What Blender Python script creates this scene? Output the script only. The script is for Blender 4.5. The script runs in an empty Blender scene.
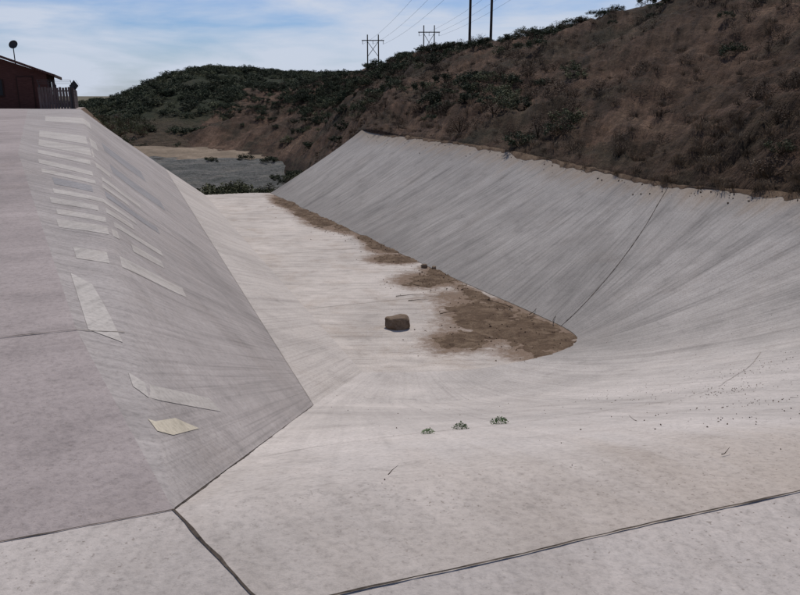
import bpy, bmesh, math, random
import numpy as np
from mathutils import Vector, noise, Matrix, Euler
random.seed(7); rng=np.random.default_rng(7)
scene=bpy.context.scene
scene.view_settings.view_transform='Standard'
scene.view_settings.look='None'
scene.view_settings.exposure=0
V=Vector
# ---------------------------------------------------------------- camera
EYE=4.8
cam=bpy.data.cameras.new('camera'); camo=bpy.data.objects.new('camera',cam)
scene.collection.objects.link(camo); scene.camera=camo
camo.location=(0,0,EYE); camo.rotation_euler=(math.radians(90-15.3),0,0)
cam.sensor_width=36; cam.lens=33.3; cam.clip_start=0.05; cam.clip_end=12000
# ---------------------------------------------------------------- helpers
def link(o,parent=None):
    scene.collection.objects.link(o)
    if parent is not None: o.parent=parent
    return o
def empty(name,loc=(0,0,0)):
    o=bpy.data.objects.new(name,None); o.empty_display_size=.5; o.location=loc
    return link(o)
def mesh_obj(name,verts,faces,mats=None,parent=None,smooth=True,uvs=None,matidx=None):
    me=bpy.data.meshes.new(name)
    me.from_pydata([tuple(v) for v in verts],[],faces)
    if mats:
        for m in (mats if isinstance(mats,(list,tuple)) else [mats]): me.materials.append(m)
    if matidx is not None: me.polygons.foreach_set('material_index',matidx)
    if uvs is not None:
        ul=me.uv_layers.new(name='UVMap')
        li=np.zeros(len(me.loops),dtype=np.int32); me.loops.foreach_get('vertex_index',li)
        ul.data.foreach_set('uv',np.array(uvs,dtype=np.float32)[li].ravel())
    if smooth: me.polygons.foreach_set('use_smooth',[True]*len(me.polygons))
    me.update()
    return link(bpy.data.objects.new(name,me),parent)
def grid_faces(nu,nv,flip=False):
    f=[]
    for i in range(nu-1):
        for j in range(nv-1):
            a=i*nv+j; b=(i+1)*nv+j; c=(i+1)*nv+j+1; d=i*nv+j+1
            f.append((a,d,c,b) if flip else (a,b,c,d))
    return f
def cr(pts,t):
    n=len(pts); i=min(max(int(t),0),n-2); f=t-i
    p1=V(pts[i]); p2=V(pts[i+1])
    p0=V(pts[i-1]) if i>0 else p1*2-p2
    p3=V(pts[i+2]) if i+2<n else p2*2-p1
    l=(p2-p1).length
    def tan(a,b,c):
        d=(c-a)
        if d.length<1e-9: return V((0,0,0))
        return d.normalized()*l
    m1=tan(p0,p1,p2); m2=tan(p1,p2,p3)
    f2=f*f; f3=f2*f
    return p1*(2*f3-3*f2+1)+m1*(f3-2*f2+f)+p2*(-2*f3+3*f2)+m2*(f3-f2)
def sstep(a,b,x):
    t=min(max((x-a)/(b-a),0),1); return t*t*(3-2*t)
def interp(x,xs,ys): return float(np.interp(x,xs,ys))
DV=V((-.36,.933,0)); NV=V((.933,.36,0))
def box(bm,c,s,rot=0,mi=0,rx=0):
    r=bmesh.ops.create_cube(bm,size=1)
    M=Matrix.Translation(V(c))@Matrix.Rotation(rot,4,'Z')@Matrix.Rotation(rx,4,'X')@Matrix.Diagonal((*s,1))
    bmesh.ops.transform(bm,matrix=M,verts=r['verts'])
    for v in r['verts']:
        for f in v.link_faces: f.material_index=mi
def cyl(bm,a,b,r1,r2=None,seg=8,mi=0):
    a=V(a);b=V(b); r2=r1 if r2 is None else r2
    r=bmesh.ops.create_cone(bm,cap_ends=True,segments=seg,radius1=r1,radius2=r2,depth=(b-a).length)
    M=Matrix.Translation((a+b)/2)@(b-a).to_track_quat('Z','Y').to_matrix().to_4x4()
    bmesh.ops.transform(bm,matrix=M,verts=r['verts'])
    for v in r['verts']:
        for f in v.link_faces: f.material_index=mi
def bm_obj(name,bm,mats,parent=None,smooth=False):
    me=bpy.data.meshes.new(name); bm.to_mesh(me); bm.free()
    for m in (mats if isinstance(mats,(list,tuple)) else [mats]): me.materials.append(m)
    if smooth: me.polygons.foreach_set('use_smooth',[True]*len(me.polygons))
    return link(bpy.data.objects.new(name,me),parent)
# ---------------------------------------------------------------- materials
class MB:
    def __init__(s,name,rough=.9):
        s.m=bpy.data.materials.new(name); s.m.use_nodes=True
        s.nt=s.m.node_tree; s.n=s.nt.nodes; s.l=s.nt.links
        s.b=s.n['Principled BSDF']; s.b.inputs['Roughness'].default_value=rough
        s.b.inputs['Specular IOR Level'].default_value=.12
        s.tc=s.n.new('ShaderNodeTexCoord')
    def map(s,src='Object',scale=(1,1,1),rot=(0,0,0)):
        m=s.n.new('ShaderNodeMapping'); m.inputs['Scale'].default_value=scale; m.inputs['Rotation'].default_value=rot
        s.l.new(s.tc.outputs[src],m.inputs[0]); return m.outputs[0]
    def noise(s,vec,scale,detail=6,rough=.6,dist=0):
        t=s.n.new('ShaderNodeTexNoise'); t.inputs['Scale'].default_value=scale; t.inputs['Detail'].default_value=detail
        t.inputs['Roughness'].default_value=rough; t.inputs['Distortion'].default_value=dist
        s.l.new(vec,t.inputs['Vector']); return t.outputs['Fac']
    def ramp(s,fac,stops):
        r=s.n.new('ShaderNodeValToRGB'); e=r.color_ramp.elements
        while len(e)<len(stops): e.new(.5)
        for i,(p,c) in enumerate(stops):
            e[i].position=p
            if not isinstance(c,(tuple,list)): c=(c,c,c)
            e[i].color=(*c,1)
        s.l.new(fac,r.inputs[0]); return r.outputs[0]
    def mix(s,a,b,fac,mode='MIX'):
        m=s.n.new('ShaderNodeMix'); m.data_type='RGBA'; m.blend_type=mode
        for sock,val in ((m.inputs[6],a),(m.inputs[7],b),(m.inputs[0],fac)):
            if isinstance(val,bpy.types.NodeSocket): s.l.new(val,sock)
            elif isinstance(val,(tuple,list)): sock.default_value=(*val,1)
            else: sock.default_value=val
        return m.outputs[2]
    def math(s,op,a,b=None,clamp=False):
        m=s.n.new('ShaderNodeMath'); m.operation=op; m.use_clamp=clamp
        for i,val in enumerate((a,b)):
            if val is None: continue
            if isinstance(val,bpy.types.NodeSocket): s.l.new(val,m.inputs[i])
            else: m.inputs[i].default_value=val
        return m.outputs[0]
    def rng(s,x,a,b,c=0,d=1):
        m=s.n.new('ShaderNodeMapRange'); m.interpolation_type='SMOOTHSTEP'
        for i,v in zip((1,2,3,4),(a,b,c,d)): m.inputs[i].default_value=v
        s.l.new(x,m.inputs[0]); return m.outputs[0]
    def attr(s,name):
        a=s.n.new('ShaderNodeAttribute'); a.attribute_name=name; return a.outputs['Fac']
    def sep(s,src):
        x=s.n.new('ShaderNodeSeparateXYZ'); s.l.new(s.tc.outputs[src],x.inputs[0]); return x.outputs
    def color(s,c):
        if isinstance(c,bpy.types.NodeSocket): s.l.new(c,s.b.inputs['Base Color'])
        else: s.b.inputs['Base Color'].default_value=(*c,1)
    def bump(s,h,strength=.3,dist=.02):
        b=s.n.new('ShaderNodeBump'); b.inputs['Strength'].default_value=strength; b.inputs['Distance'].default_value=dist
        s.l.new(h,b.inputs['Height']); s.l.new(b.outputs[0],s.b.inputs['Normal'])
def concrete(name,base,streak=.5,stain=.5,speck=.4,dirt=(.25,.18,.125),dirt_amt=.25,uv=True,rot=0,ss=(3.5,.25),blend=None,base2=None,edge=0,dust=False):
    m=MB(name,.92); src='UV' if uv else 'Object'
    P=m.map('Object')
    big=m.noise(P,.35,4,.6,.4); mid=m.noise(P,2.2,6,.68,.3); fine=m.noise(P,28,4,.75)
    st=m.noise(m.map(src,(ss[0],ss[1],1),(0,0,rot)),1.0,4,.7,.2)
    st2=m.noise(m.map(src,(ss[0]*6,ss[1]*2.5,1),(0,0,rot)),1.0,3,.7,.1)
    b=base; sk=streak
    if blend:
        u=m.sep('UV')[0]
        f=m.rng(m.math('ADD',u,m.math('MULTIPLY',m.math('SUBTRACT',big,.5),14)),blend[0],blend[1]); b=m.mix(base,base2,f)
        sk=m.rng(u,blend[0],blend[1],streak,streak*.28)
    c=m.mix(b,m.ramp(big,[(.3,.76),(.5,1.0),(.72,1.14)]),stain,'MULTIPLY')
    c=m.mix(c,m.ramp(mid,[(.25,.60),(.42,.93),(.55,1.0),(.8,1.18)]),stain,'MULTIPLY')
    c=m.mix(c,m.ramp(st,[(.25,.5),(.45,.95),(.6,1.04),(.78,1.28)]),sk,'MULTIPLY')
    c=m.mix(c,m.ramp(st2,[(.28,.6),(.5,1.0),(.75,1.2)]),sk,'MULTIPLY')
    c=m.mix(c,dirt,m.math('MULTIPLY',m.ramp(m.noise(P,.9,6,.72,.6),[(.5,0),(.72,1)]),dirt_amt))
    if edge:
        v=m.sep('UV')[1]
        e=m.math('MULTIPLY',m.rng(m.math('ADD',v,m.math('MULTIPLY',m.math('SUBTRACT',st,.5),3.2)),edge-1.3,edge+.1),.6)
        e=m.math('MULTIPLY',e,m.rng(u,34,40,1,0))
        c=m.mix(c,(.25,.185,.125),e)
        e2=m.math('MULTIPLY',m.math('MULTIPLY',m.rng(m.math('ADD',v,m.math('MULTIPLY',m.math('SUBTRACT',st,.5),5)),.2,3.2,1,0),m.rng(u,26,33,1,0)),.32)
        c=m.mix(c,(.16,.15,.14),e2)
    if dust:
        d=m.math('ADD',m.attr('dust'),m.math('MULTIPLY',m.math('SUBTRACT',m.noise(P,5,6,.75,.4),.5),.75))
        c=m.mix(c,m.mix((.10,.065,.043),(.22,.15,.10),fine),m.math('MULTIPLY',m.rng(d,.20,.62),.92))
    c=m.mix(c,m.ramp(fine,[(.28,.66),(.5,1),(.75,1.18)]),.75,'MULTIPLY')
    sp=m.ramp(m.noise(P,55,1,.5),[(.68,0),(.73,1)])
    sp=m.math('MULTIPLY',sp,m.ramp(big,[(.35,.2),(.65,1)]))
    c=m.mix(c,(.10,.075,.055),m.math('MULTIPLY',sp,speck*1.4,True))
    m.color(c); m.bump(m.math('ADD',mid,fine),.5,.012)
    return m.m
NEARC=(.455,.412,.378)
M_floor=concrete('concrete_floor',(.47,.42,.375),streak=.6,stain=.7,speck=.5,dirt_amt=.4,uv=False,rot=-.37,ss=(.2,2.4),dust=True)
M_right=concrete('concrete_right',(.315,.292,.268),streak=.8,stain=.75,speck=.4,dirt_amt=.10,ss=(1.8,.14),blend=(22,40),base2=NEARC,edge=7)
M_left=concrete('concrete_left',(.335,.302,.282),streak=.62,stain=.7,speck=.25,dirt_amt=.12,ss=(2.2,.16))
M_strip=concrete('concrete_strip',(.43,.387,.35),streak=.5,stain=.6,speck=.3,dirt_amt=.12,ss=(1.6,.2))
M_terr=concrete('concrete_terrace',(.33,.283,.265),streak=.35,stain=.8,speck=.25,dirt_amt=.12,ss=(.6,.2))
M_apron=concrete('concrete_apron',(.42,.376,.342),streak=.2,stain=.75,speck=.5,dirt_amt=.12,uv=False)
M_patch=concrete('concrete_patch',(.42,.385,.35),streak=.4,stain=.6,speck=.1,dirt_amt=.15,uv=False)
M_patchg=concrete('concrete_patch_grey',(.262,.25,.248),streak=.35,stain=.5,speck=.1,dirt_amt=.1,uv=False)
M_patch2=concrete('concrete_patch_yellow',(.50,.445,.35),streak=.2,stain=.5,speck=.1,dirt_amt=.06,uv=False)
mj=MB('joint_dark'); mj.color(mj.ramp(mj.noise(mj.map(),9,4,.7),[(.35,(.025,.02,.016)),(.7,(.12,.095,.075))])); M_joint=mj.m
mj=MB('crack'); mj.color(mj.ramp(mj.noise(mj.map(),6,4,.7),[(.35,(.17,.145,.12)),(.7,(.32,.28,.24))])); M_crack=mj.m
def soilmat(name,c1,c2,c3,scale=1.5,bumps=.6):
    m=MB(name,1); P=m.map()
    a=m.noise(P,scale,6,.7,.5); f=m.noise(P,scale*14,4,.75)
    c=m.ramp(a,[(.3,c1),(.5,c2),(.72,c3)])
    c=m.mix(c,m.ramp(f,[(.3,.55),(.5,1),(.75,1.35)]),.8,'MULTIPLY')
    m.color(c); m.bump(m.math('ADD',f,a),bumps,.05); return m.m
M_soil=soilmat('soil',(.07,.045,.03),(.125,.085,.056),(.22,.16,.11),3)
M_ground=soilmat('basin_ground',(.06,.065,.035),(.12,.105,.07),(.22,.18,.13),.12)
m=MB('riprap',1); P=m.map(); a=m.noise(m.map(scale=(.25,.9,.9)),.8,5,.75,.5); f=m.noise(P,3.5,4,.8)
c=m.ramp(a,[(.3,(.075,.08,.07)),(.5,(.13,.13,.122)),(.7,(.22,.205,.175))]); c=m.mix(c,m.ramp(f,[(.3,.45),(.5,1),(.72,1.5)]),.85,'MULTIPLY'); m.color(c); m.bump(f,1,.3); M_riprap=m.m
M_road=soilmat('dirt_road',(.12,.095,.068),(.18,.14,.10),(.26,.205,.15),.3,.5)
M_rock=soilmat('boulder_stone',(.12,.083,.057),(.21,.153,.107),(.33,.255,.185),4,.8)
m=MB('hill_soil',1); P=m.map(); S=m.map('UV',(.55,.10,1),(0,0,.35)); S2=m.map('UV',(2.6,.3,1),(0,0,.3))
a=m.noise(P,.13,5,.7,.8); st=m.noise(S,1,4,.7,.5); st2=m.noise(S2,1,5,.75,.4); f=m.noise(P,5,5,.78)
c=m.ramp(a,[(.28,(.022,.021,.014)),(.42,(.044,.032,.021)),(.55,(.075,.046,.031)),(.66,(.105,.068,.046)),(.76,(.20,.14,.095))])
c=m.mix(c,m.ramp(st,[(.3,.35),(.5,1.0),(.7,1.5)]),.9,'MULTIPLY')
c=m.mix(c,m.ramp(st2,[(.3,.35),(.5,1.0),(.72,1.7)]),.85,'MULTIPLY')
c=m.mix(c,m.ramp(f,[(.3,.4),(.5,1),(.75,1.6)]),.8,'MULTIPLY')
m.color(c); m.bump(m.math('ADD',f,m.math('MULTIPLY',st2,2.0)),.9,.15); M_hill=m.m
m=MB('chaparral_hill',1); P=m.map(); a=m.noise(P,.06,5,.65,.5); f=m.noise(P,.9,5,.75)
z=m.sep('Object')[2]
c=m.ramp(a,[(.3,(.018,.026,.012)),(.52,(.03,.034,.018)),(.7,(.06,.052,.032))])
low=m.math('MULTIPLY',m.ramp(m.math('ADD',m.math('MULTIPLY',z,.14),m.math('MULTIPLY',m.noise(P,.1,4,.7),.9)),[(.35,1),(.75,0)]),.85)
c=m.mix(c,(.09,.063,.043),low)
c=m.mix(c,m.ramp(f,[(.3,.35),(.5,1),(.75,1.6)]),.8,'MULTIPLY'); m.color(c); m.bump(f,1,1.0); M_far=m.m
def leafmat(name,c1,c2):
    m=MB(name,.8); oi=m.n.new('ShaderNodeObjectInfo')
    a=m.noise(m.map(),3,2,.6)
    m.color(m.mix(m.mix(c1,c2,a),m.ramp(oi.outputs['Random'],[(0,.55),(1,1.45)]),.9,'MULTIPLY')); return m.m
M_leafA=leafmat('leaf_dark',(.032,.042,.022),(.062,.07,.04))
M_leafB=leafmat('leaf_olive',(.07,.076,.038),(.125,.125,.07))
M_leafC=leafmat('leaf_brown',(.055,.037,.024),(.12,.082,.055))
M_straw=leafmat('dry_grass',(.09,.063,.038),(.19,.14,.095))
M_weed=leafmat('weed_green',(.08,.14,.05),(.15,.22,.09))
M_twig=leafmat('twig',(.05,.035,.022),(.10,.07,.045))
# ---------------------------------------------------------------- channel geometry (metres, floor = 0)
A=V((-.68,12.47,0)); Q=V((-.42,2.0,3.22))
C=A.lerp(Q,.25)+V((-.63,0,0)); C.z=.5
P_=A.lerp(Q,.94)+V((-.47,0,0)); P_.z=3.2
B=V((-9.7,36.9,0)); S_=V((-11.38,36.2,1.39))
MF=V((-14.6,34.9,4.14)); KF=V((-17,34.9,4.2))
bot=[(-6.6,37.7,0),(-4.05,31.9,0),(-1.5,26.2,0),(1.2,20.1,0),(3.35,15.5,0),(3.63,14.5,0),(3.35,13.85,0),(2.66,13.26,0),(1.44,12.65,0),(.4,12.48,0),(-.68,12.47,0)]
top=[(-1.99,39.5,3.05),(.6,33.5,2.98),(3.6,26.9,2.9),(5.9,21.6,2.65),(7.1,19.0,2.55),(8.5,15.7,2.76),(9.6,12.5,2.9),(9.3,8.8,3.0),(5.6,4.5,3.12),(1.67,2.77,3.2),(-.42,2.0,3.22)]
def Rpt(s,v):
    b=cr(bot,s); t=cr(top,s)
    p=b.lerp(t,v)
    zr=v*(.88+.12*v)
    zn=interp(v,[0,.06,.15,.25,.45,.7,.85,.94,1],[0,.018,.07,.15,.36,.66,.86,.965,1])
    w=sstep(4.2,7.5,s); zz=zr*(1-w)+zn*w
    p.z=b.z+(t.z-b.z)*zz
    w2=sstep(8.3,10,s)**1.5
    ox=interp(v,[0,.25,.94,1],[0,-.63,-.47,0]); p.x+=ox*w2
    zt=interp(v,[0,.25,.94,1],[0,.5,3.2,3.22]); p.z=p.z*(1-w2)+zt*w2
    k=sstep(0,.1,v)*sstep(0,.1,1-v)*(1-w2)
    p.z+=.035*noise.noise(V((p.x*.35,p.y*.35,3)))*k
    return p
crest_s=[0,.055,.19,.31,1]; crest_p=[P_,V((-2,4.36,3.4)),V((-4.35,8.77,3.6)),V((-6.5,12.8,3.86)),KF]
def crest(s): return V([interp(s,crest_s,[p[i] for p in crest_p]) for i in range(3)])
P2=P_+V((0,.02,0))
def Lpt(s,v):
    r=[A.lerp(B,s),C.lerp(S_,s),P2.lerp(MF,s),crest(s)]
    ks=[0,.26,.88,1.0]
    p=V([interp(v,ks,[q[i] for q in r]) for i in range(3)])
    if v>.70: p.z+=.05*sstep(.7,.88,v)*sstep(0,.12,1-v)*sstep(0,.1,s)
    return p
root=empty('concrete_spillway_channel')
def surf(name,fn,ss,vv,ul,lv,mat,flip=False):
    vs=[];uv=[]
    for s in ss:
        for v in vv: vs.append(fn(s,v)); uv.append((ul(s),v*lv))
    return mesh_obj(name,vs,grid_faces(len(ss),len(vv),flip),mat,root,True,uv)
sa=np.linspace(0,10,101); L=[0]
for i in range(100):
    L.append(L[-1]+.5*((cr(bot,sa[i+1])-cr(bot,sa[i])).length+(cr(top,sa[i+1])-cr(top,sa[i])).length))
ulen=lambda s: float(np.interp(s,sa,L))
vR=sorted(set([round(x,4) for x in np.linspace(0,1,51)]+[.25,.94,.03]))
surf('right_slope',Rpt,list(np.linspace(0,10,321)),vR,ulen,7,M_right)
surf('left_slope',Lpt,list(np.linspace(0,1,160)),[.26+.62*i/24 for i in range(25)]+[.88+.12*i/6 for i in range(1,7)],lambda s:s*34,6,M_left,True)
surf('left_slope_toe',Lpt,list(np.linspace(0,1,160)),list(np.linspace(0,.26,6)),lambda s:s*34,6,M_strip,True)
blobs=[(2.25,15.4,2.7,1.05,1),(3.0,14.75,.9,.8,1),(1.4,14.3,.75,.9,.9),(.75,19.3,.9,.85,.97),(1.2,20.0,1.1,.5,.95),(-.05,22.1,.8,.85,1),(-.6,23.7,1.2,.5,.97),(-2.2,27.5,1.5,.5,1),(-3.0,28.9,2.0,.75,1),(-3.9,31,2.2,.65,1),(-5.2,34,2.6,.55,1),(-1.1,25.2,1.6,.35,.9),(1.8,17.9,1.6,.35,.8)]
def field(x,y,k=1.0):
    f=0
    for bx,by,ra,rn,h in blobs:
        dx=x-bx;dy=y-by; a=(-.36*dx+.933*dy)/(ra*k); n=(.933*dx+.36*dy)/(rn*k)
        f=max(f,h*math.exp(-(a*a+n*n)*.9))
    return f
def dep(x,y):
    f=field(x,y)
    nz=noise.fractal(V((x*1.1,y*1.1,3)),1,2,5)*.34+noise.fractal(V((x*6,y*6,8)),1,2,3)*.14
    return f-.58+nz*(.35+f)
vs=[];fs=[];H={};du=[];R=.09; X0,X1,Y0,Y1=-13,4.6,11.9,37.9
for i in range(int((X1-X0)/R)):
    for j in range(int((Y1-Y0)/R)):
        x=X0+i*R;y=Y0+j*R; n=.933*x+.36*y; a=-.36*x+.933*y
        if n>9.6 or a>38.0 or n<interp(a,[11,38],[3.5,3.9]): continue
        H[(i,j)]=len(vs); vs.append((x,y,0)); du.append(max(0,field(x,y,1.25)*.95+.25*noise.fractal(V((x*.8,y*.8,3)),1,2,4)*field(x,y,2)-.02))
for (i,j),k in H.items():
    if (i+1,j) in H and (i+1,j+1) in H and (i,j+1) in H: fs.append((k,H[(i+1,j)],H[(i+1,j+1)],H[(i,j+1)]))
fo=mesh_obj('channel_floor',vs,fs,M_floor,root,False)
at=fo.data.attributes.new('dust','FLOAT','POINT'); at.data.foreach_set('value',du)
vs=[];uv=[];ns=90;cols=[0,.5,1.5,4,8,15,25,45]
for i in range(ns):
    s=i/(ns-1); c=crest(s)
    for w in cols:
        p=c-NV*w; p.z=c.z; vs.append(p); uv.append((s*38,w))
mesh_obj('terrace',vs,grid_faces(ns,len(cols),True),M_terr,root,True,uv)
TE=[V((-19.3,46,3.97)),V((-25.6,62,3.85)),V((-70,62,3.9))]
ext=[MF,KF,KF-NV*45]+[TE[2],TE[1],TE[0]]
mesh_obj('terrace_end',ext,[tuple(range(len(ext)))],M_terr,root,False,[(p.x,p.y) for p in ext])
tp=[Rpt(s,1) for s in np.linspace(10,7.6,60)]
ap=[P_]+tp+[V((16,2,3.1)),V((16,-16,3.2)),V((-40,-16,3.2)),P_-NV*45]
mesh_obj('apron',ap,[tuple(range(len(ap)))],M_apron,root,False)
def skirt(name,line,off,z,mat,par):
    vs=[];n=len(line)
    for p in line: vs+= [p,V((p.x+off[0],p.y+off[1],z))]
    mesh_obj(name,vs,[(2*i,2*i+1,2*i+3,2*i+2) for i in range(n-1)],mat,par,False)
skirt('end_embankment',[MF,S_,B]+[Rpt(0,v) for v in np.linspace(0,1,8)],(-1.2,3.2),-3.4,M_soil,root)
skirt('bank_embankment',[MF]+TE,(4,8),-3.4,M_soil,root)
def ribbon(name,line,w,lift=.004,wob=.012,mat=M_joint,par=root):
    out=[]
    for i in range(len(line)-1):
        a,b=line[i],line[i+1]; k=max(1,int((b-a).length/.06))
        for j in range(k): out.append(a.lerp(b,j/k))
    out.append(line[-1]); vs=[]
    for i,p in enumerate(out):
        d=(out[min(i+1,len(out)-1)]-out[max(i-1,0)]); d.z=0; d.normalize(); sd=V((-d.y,d.x,0))
        q=p+sd*wob*noise.noise(p*1.7)+sd*wob*.5*noise.noise(p*9)
        ww=w*(.35+1.1*abs(noise.noise(p*5.0))+.6*abs(noise.noise(p*21)))
        vs+=[q+sd*ww/2+V((0,0,lift)),q-sd*ww/2+V((0,0,lift))]
    return mesh_obj(name,vs,[(2*i,2*i+1,2*i+3,2*i+2) for i in range(len(out)-1)],mat,par,False)
def slope_ribbon(name,fn,path,w,mat=M_joint,lift=.005,wob=.004):
    vs=[];n=len(path)
    for i,(s,v) in enumerate(path):
        p=fn(s,v); e=.01
        a=fn(min(s+e,10),v)-fn(max(s-e,0),v); b=fn(s,min(v+e,1))-fn(s,max(v-e,0))
        nn=a.cross(b); nn=nn.normalized() if nn.length>1e-9 else V((0,0,1))
        if nn.z<0: nn=-nn
        q=fn(*path[min(i+1,n-1)])-fn(*path[max(i-1,0)]); q.normalize()
        sd=nn.cross(q).normalized()
        p=p+sd*wob*noise.noise(p*3)
        ww=w*(.35+1.1*abs(noise.noise(p*5.0))+.6*abs(noise.noise(p*21)))
        vs+=[p+sd*ww/2+nn*lift,p-sd*ww/2+nn*lift]
    return mesh_obj(name,vs,[(2*i,2*i+1,2*i+3,2*i+2) for i in range(n-1)],mat,root,False)
def path(s0,v0,s1,v1,n): return [(s0+(s1-s0)*i/(n-1),v0+(v1-v0)*i/(n-1)) for i in range(n)]
ribbon('valley_joint',[Rpt(10,v) for v in (.25,.4,.6,.8,.94)],.020)
ribbon('valley_joint_b',[Rpt(10,.94),Q],.015)
ribbon('crest_joint',[Rpt(s,1) for s in np.linspace(7.5,10,80)],.0125,.006)
ribbon('terrace_joint',[P_-NV*w for w in (0,1,3,6)],.009)
ribbon('terrace_joint_b',[crest(.055)-NV*w for w in (0,1,3,6,12)],.010)
slope_ribbon('toe_joint_left',Lpt,path(0,.26,1,.26,300),.014,M_crack)
slope_ribbon('wall_joint',Rpt,path(3.9,1,4.3,.0,160),.024)
slope_ribbon('wall_joint_b',Rpt,path(1.9,0,1.9,1,80),.018,M_crack)
slope_ribbon('near_crack',Rpt,path(9.93,.80,9.1,.68,160)+path(9.09,.68,7.4,.50,200),.009,M_crack,.004,.03)
slope_ribbon('left_crack',Lpt,path(.055,1,.06,.90,40),.012,M_crack)
ribbon('toe_joint_right',[cr(bot,s) for s in np.linspace(0,5.2,60)],.03)
for i,(a,n0,n1) in enumerate([(16.2,4.0,8.0),(22.5,4.1,8.0),(29.5,4.2,7.4)]):
    ribbon('floor_joint_%d'%i,[DV*a+NV*n0,DV*a+NV*n1],.016,.003,.02,M_crack)
def patch(name,c4,mat,lift=.003):
    n=10;vs=[]
    for i in range(n):
        for j in range(n):
            a=i/(n-1);b=j/(n-1)
            s=(c4[0][0]*(1-a)+c4[1][0]*a)*(1-b)+(c4[3][0]*(1-a)+c4[2][0]*a)*b
            v=(c4[0][1]*(1-a)+c4[1][1]*a)*(1-b)+(c4[3][1]*(1-a)+c4[2][1]*a)*b
            p=Lpt(s,v); e=.004
            q=(Lpt(s+e,v)-Lpt(s-e,v)).cross(Lpt(s,min(v+e,1))-Lpt(s,v-e)).normalized()
            if q.z<0:q=-q
            vs.append(p+q*lift)
    mesh_obj(name,vs,grid_faces(n,n),mat,root,True)
def band(s,w,v0,v1,sk=.004): return [(s+w,v0),(s+w+sk,v1),(s+sk,v1),(s,v0)]
PT=[([(.040,.92),(.0285,.77),(.021,.755),(.0345,.92)],M_patch),
([(.0235,.905),(.0228,.85),(.0168,.815),(.0174,.86)],M_patch2),
([(.097,.975),(.090,.94),(.054,.91),(.057,.975)],M_patch),
(band(.113,.013,.955,.70),M_patch),(band(.150,.013,.97,.86),M_patch),(band(.146,.012,.83,.74),M_patch),
(band(.172,.010,.965,.72),M_patch),(band(.192,.011,.97,.80),M_patch),(band(.214,.010,.96,.78),M_patch),
(band(.236,.018,.955,.68),M_patchg),(band(.262,.012,.97,.78),M_patch),(band(.29,.016,.97,.72),M_patch),
(band(.335,.022,.97,.82),M_patch),(band(.38,.05,.80,.55),M_patchg),(band(.385,.05,.97,.87),M_patch),
(band(.46,.07,.97,.84),M_patch),(band(.52,.08,.80,.58),M_patchg),(band(.68,.1,.96,.84),M_patch)]
for i,(c4,mt) in enumerate(PT): patch('repair_patch_%d'%(i+1),c4,mt)
# ---------------------------------------------------------------- ground sheet
mesh_obj('ground',[(-3000,-3000,-3.3),(3000,-3000,-3.3),(3000,6000,-3.3),(-3000,6000,-3.3)],[(0,1,2,3)],M_ground,None,False)
# ---------------------------------------------------------------- hillside
foot=[Rpt(8.2,1),Rpt(7.6,1),Rpt(7,1),Rpt(6.5,1),Rpt(6,1),Rpt(5.5,1),Rpt(5,1),Rpt(4.5,1),Rpt(4,1),Rpt(3,1),Rpt(2,1),Rpt(1,1),Rpt(0,1),V((-3.4,46,1.5)),V((-7,58,-.5)),V((-13,75,-1.3)),V((-27,90,-1.3)),V((-60,110,-1.3))]
ridg=[V((30,-14,10)),V((31,-6,10.1)),V((30.4,-1.1,10.2)),V((28.5,4,10.2)),V((26.1,10.1,10.1)),V((24.5,14.5,10)),V((22.5,19.5,9.9)),V((20.7,24.1,9.8)),V((18.5,30,9.6)),V((14.3,41,9.3)),V((9.9,52.1,9.0)),V((6,62,8.8)),V((2.5,72,8.6)),V((-1,82,7.9)),V((-6,94,7.0)),V((-11,106,6.2)),V((-20,120,5.6)),V((-40,135,5.0))]
footT=[tuple(p) for p in foot]; ridgT=[tuple(p) for p in ridg]
def Hpt(s,w):
    f=cr(footT,s); r=cr(ridgT,s)
    if w<0:
        k=sstep(11.6,12.6,s)
        p=f-NV*(-w)*6+V((-.36,.9,0))*(-w)*2; p.z=f.z-(-w)*9*k-(-w)*14*(1-k)
        if k<1: p=f+V((0,0,w*2))
        else: p.z+=.35*noise.fractal(V((p.x*.9,p.y*.9,1)),1,2,4)
        return p
    if w<=1:
        p=f.lerp(r,w); z=w*(1.12-.12*w); p.z=f.z+(r.z-f.z)*z
    else:
        p=r+(r-f).normalized()*(w-1)*60; p.z=r.z+(w-1)*2-(w-1)**2*1
    k=sstep(0,.10,w)
    p.z+=k*(.8*noise.fractal(V((p.x*.09,p.y*.09,1)),1,2,5)+.28*noise.fractal(V((p.x*.6,p.y*.6,7)),1,2,4))
    g=1-abs(noise.noise(V((s*1.6+w*2.0,w*1.1,11))))*2; p.z-=k*.32*max(0,g)**3*sstep(1.15,.8,w) if w<1.15 else 0
    p.z+=.14*noise.fractal(V((p.x*2.2,p.y*2.2,9)),1,2,3)*sstep(0,.02,w)+.06*sstep(0,.01,w)
    return p
ns=420; ws=[-1,-.6,-.3,-.12]+list(np.linspace(0,1,120))+[1.05,1.1,1.2,1.4,1.8,2.4,3.2]
vs=[];uv=[]
for i in range(ns):
    s=17*i/(ns-1)
    for w in ws: vs.append(Hpt(s,w)); uv.append((s*5,w*20))
mesh_obj('hillside',vs,grid_faces(ns,len(ws)),M_hill,None,True,uv)
vs=[];fs=[];n=420
for i in range(n):
    s=.02+8.0*i/(n-1); t=cr(top,s); d=(cr(bot,s)-t).normalized()
    a=noise.noise(V((t.x*.8,t.y*.8,2)));b=noise.noise(V((t.x*4,t.y*4,5)))
    ov=max(.0,.08+.26*a+.14*b)
    e=Rpt(s,1-ov/ (cr(bot,s)-t).length)
    out=t-V((d.x,d.y,0)).normalized()*.5; out.z=t.z+.1
    vs+=[out,t+V((0,0,.04+.03*b)),e+V((0,0,.006))]
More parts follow.
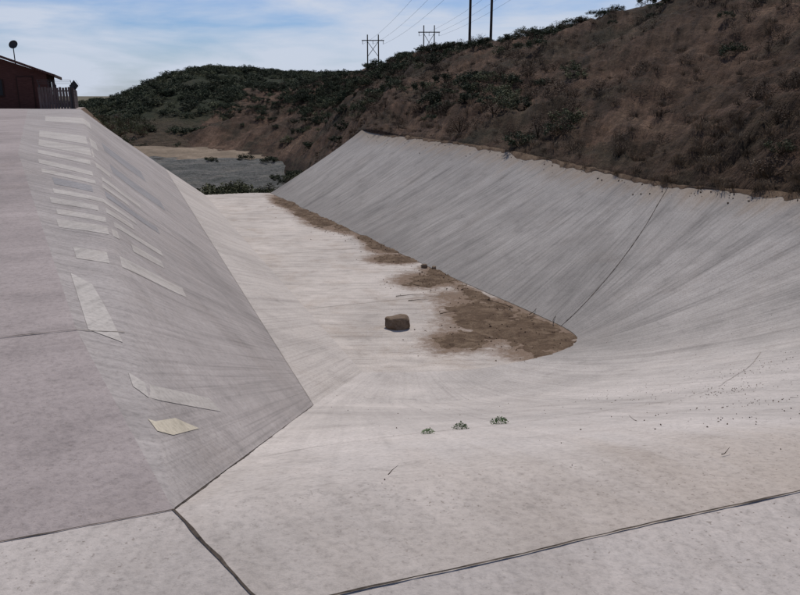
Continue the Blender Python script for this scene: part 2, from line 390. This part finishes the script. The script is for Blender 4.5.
for i in range(n-1):
    for j in (0,1): a=i*3+j; fs.append((a,a+1,a+4,a+3))
mesh_obj('crest_soil',vs,fs,M_soil,None,True)
# distant hill
fx=[-140,-105,-81,-70,-57,-48,-34,-18,0,30,70]; fz=[.2,2,2.6,3.8,9.3,11.3,10.2,9.6,9.8,12,14]
def Dpt(x,t):
    y=88+230*t; yr=200; cz=interp(x,fx,fz); k=(y-88)/(yr-88)
    z=-1.5+(cz+1.5)*(math.sin(min(k,1)*math.pi/2)**.9) if k<1 else cz-(k-1)*4
    z+= sstep(0,.1,k)*(.5*noise.fractal(V((x*.12,y*.12,2)),1,2,5)+.35*noise.fractal(V((x*.5,y*.5,4)),1,2,3))
    return V((x*(.62+.38*min(k,1)),y,z))
vs=[];nx=240;ny=90
for i in range(nx):
    for j in range(ny): vs.append(Dpt(-140+210*i/(nx-1),j/(ny-1)))
mesh_obj('distant_hill',vs,grid_faces(nx,ny),M_far,None,True)
vs=[];nx=200;ny=40
for i in range(nx):
    x=-60+68*i/(nx-1)
    for j in range(ny):
        t=j/(ny-1); y=58+16*t+(-x-10)*.12; z=-3.4+2.1*sstep(0,.95,t)
        z+=.22*noise.fractal(V((x*.5,y*.5,2)),1,2,5)
        vs.append((x,y,z))
mesh_obj('riprap_bank',vs,grid_faces(nx,ny),M_riprap,None,True)
vs=[]
for i in range(140):
    x=-62+72*i/139
    for j in range(14):
        y=72.4+(-x-10)*.12+j*1.7; vs.append((x,y,-1.38+.30*noise.fractal(V((x*.25,y*.25,0)),1,2,4)+j*.03))
mesh_obj('dirt_road',vs,grid_faces(140,14),M_road,None,True)
# ---------------------------------------------------------------- soil deposits on floor
vs=[];fs=[];R=.045; X0,X1,Y0,Y1=-7.5,4.2,12.8,37.2; H={}
for i in range(int((X1-X0)/R)):
    for j in range(int((Y1-Y0)/R)):
        x=X0+i*R;y=Y0+j*R; n=.933*x+.36*y
        if n<5.6 or n>9.6: continue
        h=dep(x,y)
        if h>-.16: H[(i,j)]=len(vs); vs.append((x,y,(h*.10 if h<.5 else .05)+(.010*noise.noise(V((x*9,y*9,0)))+.006*noise.noise(V((x*23,y*23,0))) if h>0.0 else 0)))
for (i,j),k in H.items():
    if (i+1,j) in H and (i+1,j+1) in H and (i,j+1) in H:
        q=(k,H[(i+1,j)],H[(i+1,j+1)],H[(i,j+1)])
        if max(vs[t][2] for t in q)>0: fs.append(q)
mesh_obj('soil_deposit',vs,fs,M_soil,None,True)
def stones(name,plist,mat):
    bm=bmesh.new()
    for p,r in plist:
        rr=bmesh.ops.create_icosphere(bm,subdivisions=1,radius=r)
        M=Matrix.Translation(p)@Euler((random.random()*6,random.random()*6,random.random()*6)).to_matrix().to_4x4()@Matrix.Diagonal((1,random.uniform(.5,1.1),random.uniform(.4,.8),1))
        for v in rr['verts']: v.co*=random.uniform(.75,1.2)
        bmesh.ops.transform(bm,matrix=M,verts=rr['verts'])
    return bm_obj(name,bm,mat)
pl=[]
while len(pl)<900:
    bx,by,ra,rn,h=random.choice(blobs)
    a=random.gauss(0,.8)*ra; n=random.gauss(0,.75)*rn
    x=bx-.36*a+.933*n; y=by+.933*a+.36*n
    if (.933*x+.36*y)>8.4: continue
    h=dep(x,y); pl.append((V((x,y,.003+max(0,min(h,.5)*.1))),random.uniform(.006,.022)*(1.8 if random.random()<.05 else 1)))
for _ in range(420):
    s=random.gauss(7.9,.5); v=random.uniform(.35,.98)
    if 6.5<s<9.6: pl.append((Rpt(s,v)+V((0,0,.003)),random.uniform(.002,.007)))
for cs,cv,n_ in ((8.2,.62,60),(8.75,.86,35),(7.8,.55,60),(8.5,.75,40)):
    for _ in range(n_): pl.append((Rpt(cs+random.gauss(0,.10),min(.98,cv+random.gauss(0,.02)))+V((0,0,.003)),random.uniform(.002,.008)))
for _ in range(110):
    s=random.uniform(5,9.9); v=random.uniform(.1,.98)
    pl.append((Rpt(s,v)+V((0,0,.003)),random.uniform(.002,.008)))
for _ in range(180):
    s=random.uniform(.2,8); pl.append((Rpt(s,1-abs(random.gauss(0,.05)))+V((0,0,.01)),random.uniform(.008,.03)))
stones('gravel',pl,M_soil)
def boulder(name,loc,dim,seed,rot=0,sub=4):
    bm=bmesh.new(); bmesh.ops.create_icosphere(bm,subdivisions=sub,radius=1)
    rs=random.Random(seed); planes=[]
    for _ in range(8):
        d=V((rs.gauss(0,1),rs.gauss(0,1),rs.gauss(0,.7))).normalized(); planes.append((d,rs.uniform(.78,.93)))
    planes.append((V((-.2,0,1)).normalized(),.66)); planes.append((V((0,0,-1)),.6)); planes.append((V((-.8,-.5,.4)).normalized(),.72))
    for v in bm.verts:
        c=v.co.copy(); c=V([math.copysign(abs(k)**.84,k) for k in c])
        for d,l in planes:
            e=c.dot(d)-l
            if e>0: c-=d*e*.85
        c+=v.co*(.10*noise.fractal(v.co*1.6+V((seed,0,0)),1,2,5))
        v.co=V((c.x*dim[0]/1.8,c.y*dim[1]/1.8,(c.z+.58)*dim[2]/1.25))
    M=Matrix.Translation(V(loc))@Matrix.Rotation(rot,4,'Z'); bmesh.ops.transform(bm,matrix=M,verts=bm.verts)
    return bm_obj(name,bm,M_rock,None,True)
boulder('boulder',(-.06,15.1,-.01),(.50,.39,.25),3,.15)
boulder('small_rock',(.70,20.8,.01),(.18,.14,.09),5,.6,3)
boulder('small_rock',(.97,20.6,.01),(.14,.11,.08),6,1.6,3)
bm=bmesh.new()
def stick(p,ang,l,r):
    q=p
    for k in range(4):
        ang+=random.uniform(-.25,.25); t=q+V((math.cos(ang),math.sin(ang),0))*l/4+V((0,0,random.uniform(-.004,.008)))
        cyl(bm,q,t,r*(1-k*.18),r*(.82-k*.18),5); q=t
for p,a,l in [((-.1,17.6,.02),.6,.75),((.2,17.2,.02),.3,.5),((1.6,20.4,.06),.9,.6),((2.6,16.4,.06),2.2,.9),((.9,16.0,.04),.4,.5),((-3.2,27.2,.04),1.2,.8),((3.3,15.2,.07),1.6,.8),((2.9,15.9,.06),1.1,.6),((.5,18.6,.03),2.5,.5)]:
    stick(V(p),a,l,.010)
for s,v,a in [(9.62,.93,1.2),(9.0,.955,.4),(8.9,.8,2.4),(8.4,.75,.2)]:
    stick(Rpt(s,v)+V((0,0,.012)),a,.08,.0025)
bm_obj('fallen_sticks',bm,M_twig)
# ---------------------------------------------------------------- foliage meshes
def shrub_mesh(name,nleaf,leaf,mat,seed,flat=.75,gap=.5):
    rs=random.Random(seed); vs=[];fs=[];mi=[]
    cl=[]
    for _ in range(13):
        th=rs.uniform(0,6.28); r=rs.uniform(.1,.75); cl.append((V((math.cos(th)*r,math.sin(th)*r,rs.uniform(.3,1.05)*flat*(1.15-r*.5))),rs.uniform(.16,.34)))
    for c,r in cl:
        k=len(vs); sd=V((.02,.01,0)); vs+= [V((0,0,-.1))-sd,V((0,0,-.1))+sd,c+sd*.4,c-sd*.4]; fs.append((k,k+1,k+2,k+3)); mi.append(1)
    for _ in range(nleaf):
        c,r=rs.choice(cl)
        d=V((rs.gauss(0,1),rs.gauss(0,1),rs.gauss(0,1))).normalized()*r*(rs.random()**.4)
        p=c+d
        if p.z<-.05: p.z=rs.uniform(0,.3)
        u=V((rs.gauss(0,1),rs.gauss(0,1),rs.gauss(0,.6))).normalized(); w=u.cross(V((rs.gauss(0,1),rs.gauss(0,1),rs.gauss(0,1)))).normalized()
        l=leaf*rs.uniform(.6,1.5); k=len(vs)
        vs+=[p-u*l*.5,p+w*l*.28,p+u*l*.6,p-w*l*.28]; fs.append((k,k+1,k+2,k+3)); mi.append(0)
    me=bpy.data.meshes.new(name); me.from_pydata([tuple(v) for v in vs],[],fs); me.materials.append(mat); me.materials.append(M_twig)
    me.polygons.foreach_set('material_index',mi); me.update(); return me
def grass_mesh(name,n,h,mat,seed,spread=.35,wd=.012):
    rs=random.Random(seed); vs=[];fs=[]
    for _ in range(n):
        th=rs.uniform(0,6.28); r=rs.random()**.7*spread; p=V((math.cos(th)*r,math.sin(th)*r,-.03)); l=h*rs.uniform(.5,1.2)
        d=V((math.cos(th)*rs.uniform(0,.7),math.sin(th)*rs.uniform(0,.7),1)).normalized(); sd=V((-math.sin(th+rs.random()),math.cos(th),0))*wd
        m=p+d*l*.6; e=m+(d+V((d.x,d.y,-.5))).normalized()*l*.4; k=len(vs)
        vs+=[p-sd,p+sd,m+sd*.7,m-sd*.7,e]; fs+=[(k,k+1,k+2,k+3),(k+3,k+2,k+4)]
    me=bpy.data.meshes.new(name); me.from_pydata([tuple(v) for v in vs],[],fs); me.materials.append(mat); me.update(); return me
SA=[shrub_mesh('shrub_dark_%d'%i,900,.10,M_leafA,i) for i in range(3)]
SB=[shrub_mesh('shrub_olive_%d'%i,700,.09,M_leafB,10+i) for i in range(2)]
SC=[shrub_mesh('shrub_brown_%d'%i,450,.06,M_leafC,20+i,.6) for i in range(2)]
SG=[grass_mesh('grass_%d'%i,60,.5,M_straw,30+i) for i in range(3)]
def inst(parent,me,p,sc,zs=1):
    o=bpy.data.objects.new('clump',me); o.location=p; o.rotation_euler=(0,0,random.uniform(0,6.28)); o.scale=(sc,sc,sc*zs)
    link(o,parent)
hs=empty('hillside_shrubs'); k=0
while k<1300:
    s=random.uniform(2.0,17); w=random.uniform(.02,1.10)
    far=sstep(8,14,s)
    d=.04+.50*sstep(.68,1.0,w)+.60*far*sstep(.08,.5,w)
    p=Hpt(s,w)
    d*=.2+1.4*sstep(-.1,.3,noise.noise(V((p.x*.12,p.y*.12,4))))
    if random.random()>d: continue
    k+=1
    r=random.random(); g=sstep(.5,1,w)*.5+far*.5
    me=random.choice(SA) if r<.15+.7*g else (random.choice(SB) if r<.35+.5*g else random.choice(SC))
    inst(hs,me,p,random.uniform(.3,.75)*(1+.6*far),random.uniform(.6,.95))
hg=empty('hillside_dry_grass')
for _ in range(1500):
    s=random.uniform(3,14); w=random.random()**1.4
    inst(hg,random.choice(SG+SG+SC) if w>.05 else random.choice(SG),Hpt(s,w),random.uniform(.25,.65) if w>.03 else random.uniform(.2,.5))
ds=empty('distant_hill_shrubs')
for _ in range(3200):
    x=random.uniform(-115,45); t=random.uniform(.03,.56)
    p=Dpt(x,t)
    if t<.10 and random.random()<.6: continue
    inst(ds,random.choice(SA+SA+SB),p-V((0,0,.3)),random.uniform(1.0,2.3),random.uniform(.5,.8))
bs=empty('basin_shrubs')
for _ in range(90):
    x=random.uniform(-22,-6); y=random.uniform(41,57)
    inst(bs,random.choice(SB+SB+SB+SA),V((x,y,-3.3)),random.uniform(.9,1.7),random.uniform(.6,1.0))
for _ in range(80):   # green thicket along the toe of the bank
    x=random.triangular(-18,-8.5,-14); y=random.uniform(50,61)
    inst(bs,random.choice(SB),V((x,y,-3.3)),random.uniform(.9,1.7),random.uniform(.6,1.0))
for _ in range(60):
    x=random.uniform(-45,-4); y=73+(-x-10)*.12+random.choice((random.uniform(-2,.5),random.uniform(14,22)))
    inst(bs,random.choice(SB+SA),V((x,y,-1.5)),random.uniform(.4,1.2),random.uniform(.5,.9))
for _ in range(45):
    t=random.random(); p=V((-4.5,45,-.6)).lerp(V((-9,66,-1.8)),t)+V((random.gauss(0,1.2),random.gauss(0,1.5),-.3))
    inst(bs,random.choice(SB+SA+SC),p,random.uniform(.5,1.2),random.uniform(.6,1))
for _ in range(60):
    x=random.uniform(0,1); p=V((-14.6,34.9,3.9)).lerp(TE[1],x)+V((random.uniform(.3,3),random.uniform(.5,2),-random.uniform(.6,1.6)))
    inst(bs,random.choice(SB+SG),p,random.uniform(.3,.6))
def weed_mesh(name,seed):
    rs=random.Random(seed); vs=[];fs=[]
    for _ in range(280):
        th=rs.uniform(0,6.28); r=rs.random()**.7*.07; h=rs.random()*.055*(1.25-r/.08)
        p=V((math.cos(th)*r*1.3,math.sin(th)*r,h)); u=V((math.cos(th)+rs.gauss(0,.5),math.sin(th)+rs.gauss(0,.5),rs.uniform(.1,1.4))).normalized()
        w=u.cross(V((rs.gauss(0,1),rs.gauss(0,1),rs.gauss(0,1)))).normalized(); l=rs.uniform(.010,.022); k=len(vs)
        vs+=[p,p+u*l*.5+w*l*.3,p+u*l,p+u*l*.5-w*l*.3]; fs.append((k,k+1,k+2,k+3))
    me=bpy.data.meshes.new(name); me.from_pydata([tuple(v) for v in vs],[],fs); me.materials.append(M_weed); me.update(); return me
WM=[weed_mesh('weed_%d'%i,60+i) for i in range(3)]
for i,(s,v,sc) in enumerate([(9.13,.675,.85),(9.31,.71,.72),(9.44,.74,.55)]):
    o=bpy.data.objects.new('weed_plant',WM[i]); o.location=Rpt(s,v); o.rotation_euler=(0,0,.3); o.scale=(sc,sc,sc*1.2); link(o)
# ---------------------------------------------------------------- utility poles and wires
mw=MB('pole_wood'); mw.color(mw.ramp(mw.noise(mw.map(scale=(3,3,.3)),2,3),[(.3,(.03,.024,.02)),(.7,(.07,.055,.045))])); M_wood=mw.m
mm=MB('dark_metal',.5); mm.color((.05,.05,.052)); M_metal=mm.m
def hframe(loc,top,w,arm):
    r=empty('h_frame_power_pylon',loc); bm=bmesh.new(); h=top-loc[2]
    for sx in (-1,1): cyl(bm,(sx*w/2,0,0),(sx*w/2,0,h),.28,.2)
    box(bm,(0,.2,h*.90),(arm,.3,.35))
    cyl(bm,(-w/2,0,h*.88),(w/2,0,h*.62),.10,.10,6); cyl(bm,(w/2,0,h*.88),(-w/2,0,h*.62),.10,.10,6)
    for sx in (-1,0,1): cyl(bm,(sx*arm*.46,0,h*.90),(sx*arm*.46,0,h*.90-1.4),.10,.10,6)
    bm_obj('frame',bm,M_wood,r); return r
hframe((-10.4,300,6),27.2,4.2,8.6); hframe((11.5,310,6),31.4,4.2,8.6)
def pole(loc,top):
    r=empty('utility_pole',loc); bm=bmesh.new(); h=top-loc[2]
    cyl(bm,(0,0,0),(0,0,h),.20,.14,10); box(bm,(0,.15,h-.8),(2.6,.12,.14)); box(bm,(0,.15,h-2.2),(2.2,.12,.14))
    for x in (-1.1,-.5,.5,1.1): cyl(bm,(x,.15,h-.73),(x,.15,h-.5),.05,.04,6)
    bm_obj('pole',bm,M_wood,r)
pole((8.9,100,6),22); pole((11.6,100,6),22.5)
pw=empty('power_lines')
def wire(a,b,sag,r=.035):
    cu=bpy.data.curves.new('wire','CURVE'); cu.dimensions='3D'; sp=cu.splines.new('POLY'); n=24; sp.points.add(n)
    for i in range(n+1):
        t=i/n; p=V(a).lerp(V(b),t); p.z-=sag*4*t*(1-t); sp.points[i].co=(*p,1)
    cu.bevel_depth=r; cu.materials.append(M_metal); link(bpy.data.objects.new('wire',cu),pw)
for dx in (-3.9,0,3.9):
    wire((-10.4+dx,300,23.7),(18+dx,120,34),3,.024)
    wire((11.5+dx,310,27.4),(40+dx,130,38),3,.024)
# ---------------------------------------------------------------- house (turned parallel to the channel)
mr=MB('red_brown_siding'); c=mr.ramp(mr.noise(mr.map(scale=(1,1,8)),3,4,.7),[(.3,(.06,.026,.021)),(.7,(.11,.05,.04))]); mr.color(c); M_side=mr.m
mr=MB('roof_tile',.8); wv=mr.n.new('ShaderNodeTexWave'); wv.inputs['Scale'].default_value=2.2; wv.inputs['Distortion'].default_value=1; mr.l.new(mr.map(),wv.inputs['Vector'])
mr.color(mr.mix((.07,.032,.026),(.13,.065,.052),wv.outputs['Fac'])); mr.bump(wv.outputs['Fac'],.6,.05); M_roof=mr.m
mt=MB('trim_brown'); mt.color((.05,.028,.022)); M_trim=mt.m
mg=MB('window_glass',.15); mg.color((.02,.022,.025)); M_glass=mg.m
ho=empty('brown_house',(-22.9,50,3.95)); ho.rotation_euler=(0,0,.37)
W_,D_=9.6,9.0; ez=2.2; rz=4.0; cx=-W_/2
mesh_obj('walls',[(-W_,0,-.1),(0,0,-.1),(0,D_,-.1),(-W_,D_,-.1),(-W_,0,ez),(0,0,ez),(0,D_,ez),(-W_,D_,ez),(cx,0,rz-.12),(cx,D_,rz-.12)],[(0,1,5,8,4),(1,2,6,5),(2,3,7,9,6),(3,0,4,7)],M_side,ho,False)
ov=.45; sl=(rz-ez)/(W_/2)
def roofside(sg):
    xe=cx+sg*(W_/2+ov); zi=ez-sl*ov; t=.14
    v=[(cx,-ov,rz),(xe,-ov,zi),(xe,D_+ov,zi),(cx,D_+ov,rz)]; v+=[(a,b,c+t) for a,b,c in v]
    mesh_obj('roof_%s'%('r' if sg>0 else 'l'),v,[(0,1,2,3),(4,7,6,5),(0,4,5,1),(1,5,6,2),(2,6,7,3),(3,7,4,0)],M_roof,ho,False)
roofside(1); roofside(-1)
bm=bmesh.new()
box(bm,(-1.3,-.03,1.0),(1.0,.06,2.05),0,0); box(bm,(-1.3,-.07,1.0),(.86,.05,1.95),0,1)
box(bm,(-3.2,-.03,1.3),(1.3,.06,1.1),0,0); box(bm,(-3.2,-.07,1.3),(1.14,.05,.94),0,2)
box(bm,(.03,3,1.3),(.06,1.4,1.0),0,0); box(bm,(.07,3,1.3),(.05,1.2,.84),0,2)
bm_obj('door_and_windows',bm,[M_trim,M_side,M_glass],ho)
bm=bmesh.new()
box(bm,(ov+.03,D_/2,ez-sl*ov+.03),(.05,D_+2*ov,.2)); bm_obj('fascia',bm,M_trim,ho)
sdh=empty('satellite_dish',(-24.65,49.7,0)); bm=bmesh.new()
r=bmesh.ops.create_uvsphere(bm,u_segments=18,v_segments=10,radius=.30)
bmesh.ops.delete(bm,geom=[v for v in r['verts'] if v.co.z>-.09],context='VERTS')
bmesh.ops.transform(bm,matrix=Matrix.Translation((0,-.02,7.95))@Matrix.Rotation(math.radians(65),4,'X')@Matrix.Diagonal((1.0,1.0,.7,1)),verts=bm.verts[:])
cyl(bm,(0,0,6.6),(0,0,7.75),.035,.03); cyl(bm,(0,0,7.75),(0,-.40,8.0),.015,.015,6); bm_obj('dish',bm,M_metal,sdh)
# ---------------------------------------------------------------- fence
mf=MB('fence_wood'); mf.color(mf.ramp(mf.noise(mf.map(scale=(6,6,.6)),2,4,.7),[(.3,(.07,.05,.045)),(.7,(.15,.115,.105))])); M_fence=mf.m
fe=empty('wooden_fence'); bm=bmesh.new(); bw=bmesh.new()
fl=[V((-21.7,46.2,3.95)),V((-19.75,46.3,3.95)),V((-26.0,61.8,3.82))]
for i in range(2):
    a,b=fl[i],fl[i+1]; n=int((b-a).length/.17); d=(b-a).normalized(); ang=math.atan2(d.y,d.x)
    for k in range(n+1):
        p=a.lerp(b,k/n); h=1.35+random.uniform(-.03,.03); box(bm,p+V((0,0,h/2-.05)),(.145,.02,h),ang+random.uniform(-.03,.03))
    for zz in (.35,1.1): box(bm,(a+b)/2+V((-d.y*.04,d.x*.04,zz)),((b-a).length,.05,.08),ang)
    m2=max(2,int((b-a).length/1.25))
    for k in range(m2+1):
        p=a.lerp(b,k/m2)+V((-d.y*.09,d.x*.09,0)); cyl(bw,p-V((0,0,.1)),p+V((0,0,1.45)),.035,.035,6); cyl(bw,p+V((0,0,1.4)),p+V((d.y*.25,-d.x*.25,1.72)),.02,.02,5)
    for q in (.33,.66,1.0): cyl(bw,a+V((d.y*.25*q,-d.x*.25*q,1.42+.3*q)),b+V((d.y*.25*q,-d.x*.25*q,1.42+.3*q)),.008,.008,4)
bm_obj('slats',bm,M_fence,fe); bm_obj('posts_and_wire',bw,M_metal,fe)
# ---------------------------------------------------------------- world
w=bpy.data.worlds.new('World'); scene.world=w; w.use_nodes=True; nt=w.node_tree; N=nt.nodes; L=nt.links
sd=V((.06,.54,.84)).normalized()
el=math.asin(sd.z); az=math.atan2(sd.x,sd.y)
bg=N['Background']; bg.inputs[1].default_value=.115
sky=N.new('ShaderNodeTexSky'); sky.sky_type='NISHITA'; sky.sun_disc=False; sky.sun_elevation=el; sky.sun_rotation=az
sky.air_density=1.0; sky.dust_density=.6; sky.ozone_density=2.0
tc=N.new('ShaderNodeTexCoord'); mp=N.new('ShaderNodeMapping'); mp.inputs['Scale'].default_value=(2.6,2.6,14); mp.inputs['Location'].default_value=(.15,.1,.2)
L.new(tc.outputs['Generated'],mp.inputs[0])
no=N.new('ShaderNodeTexNoise'); no.inputs['Scale'].default_value=1.7; no.inputs['Detail'].default_value=8; no.inputs['Roughness'].default_value=.55; no.inputs['Distortion'].default_value=.3
L.new(mp.outputs[0],no.inputs['Vector'])
sp=N.new('ShaderNodeSeparateXYZ'); L.new(tc.outputs['Generated'],sp.inputs[0])
gr=N.new('ShaderNodeMapRange'); gr.inputs[1].default_value=.03; gr.inputs[2].default_value=.12; gr.inputs[3].default_value=.20; gr.inputs[4].default_value=-.03; L.new(sp.outputs[2],gr.inputs[0])
ad=N.new('ShaderNodeMath'); ad.operation='ADD'; L.new(no.outputs['Fac'],ad.inputs[0]); L.new(gr.outputs[0],ad.inputs[1])
ra=N.new('ShaderNodeValToRGB'); ra.color_ramp.elements[0].position=.42; ra.color_ramp.elements[1].position=.68; ra.color_ramp.elements[1].color=(.92,.92,.92,1)
L.new(ad.outputs[0],ra.inputs[0])
tint=N.new('ShaderNodeMix'); tint.data_type='RGBA'; tint.blend_type='MULTIPLY'; tint.inputs[0].default_value=1; tint.inputs[7].default_value=(.42,.53,.76,1)
L.new(sky.outputs[0],tint.inputs[6])
mx=N.new('ShaderNodeMix'); mx.data_type='RGBA'; mx.inputs[7].default_value=(5.1,5.6,6.6,1)
L.new(ra.outputs[0],mx.inputs[0]); L.new(tint.outputs[2],mx.inputs[6]); L.new(mx.outputs[2],bg.inputs[0])
sun=bpy.data.lights.new('sun','SUN'); sun.energy=3.25; sun.angle=math.radians(.5); sun.color=(1,.94,.86)
so=link(bpy.data.objects.new('sun',sun)); so.rotation_euler=sd.to_track_quat('Z','Y').to_euler()
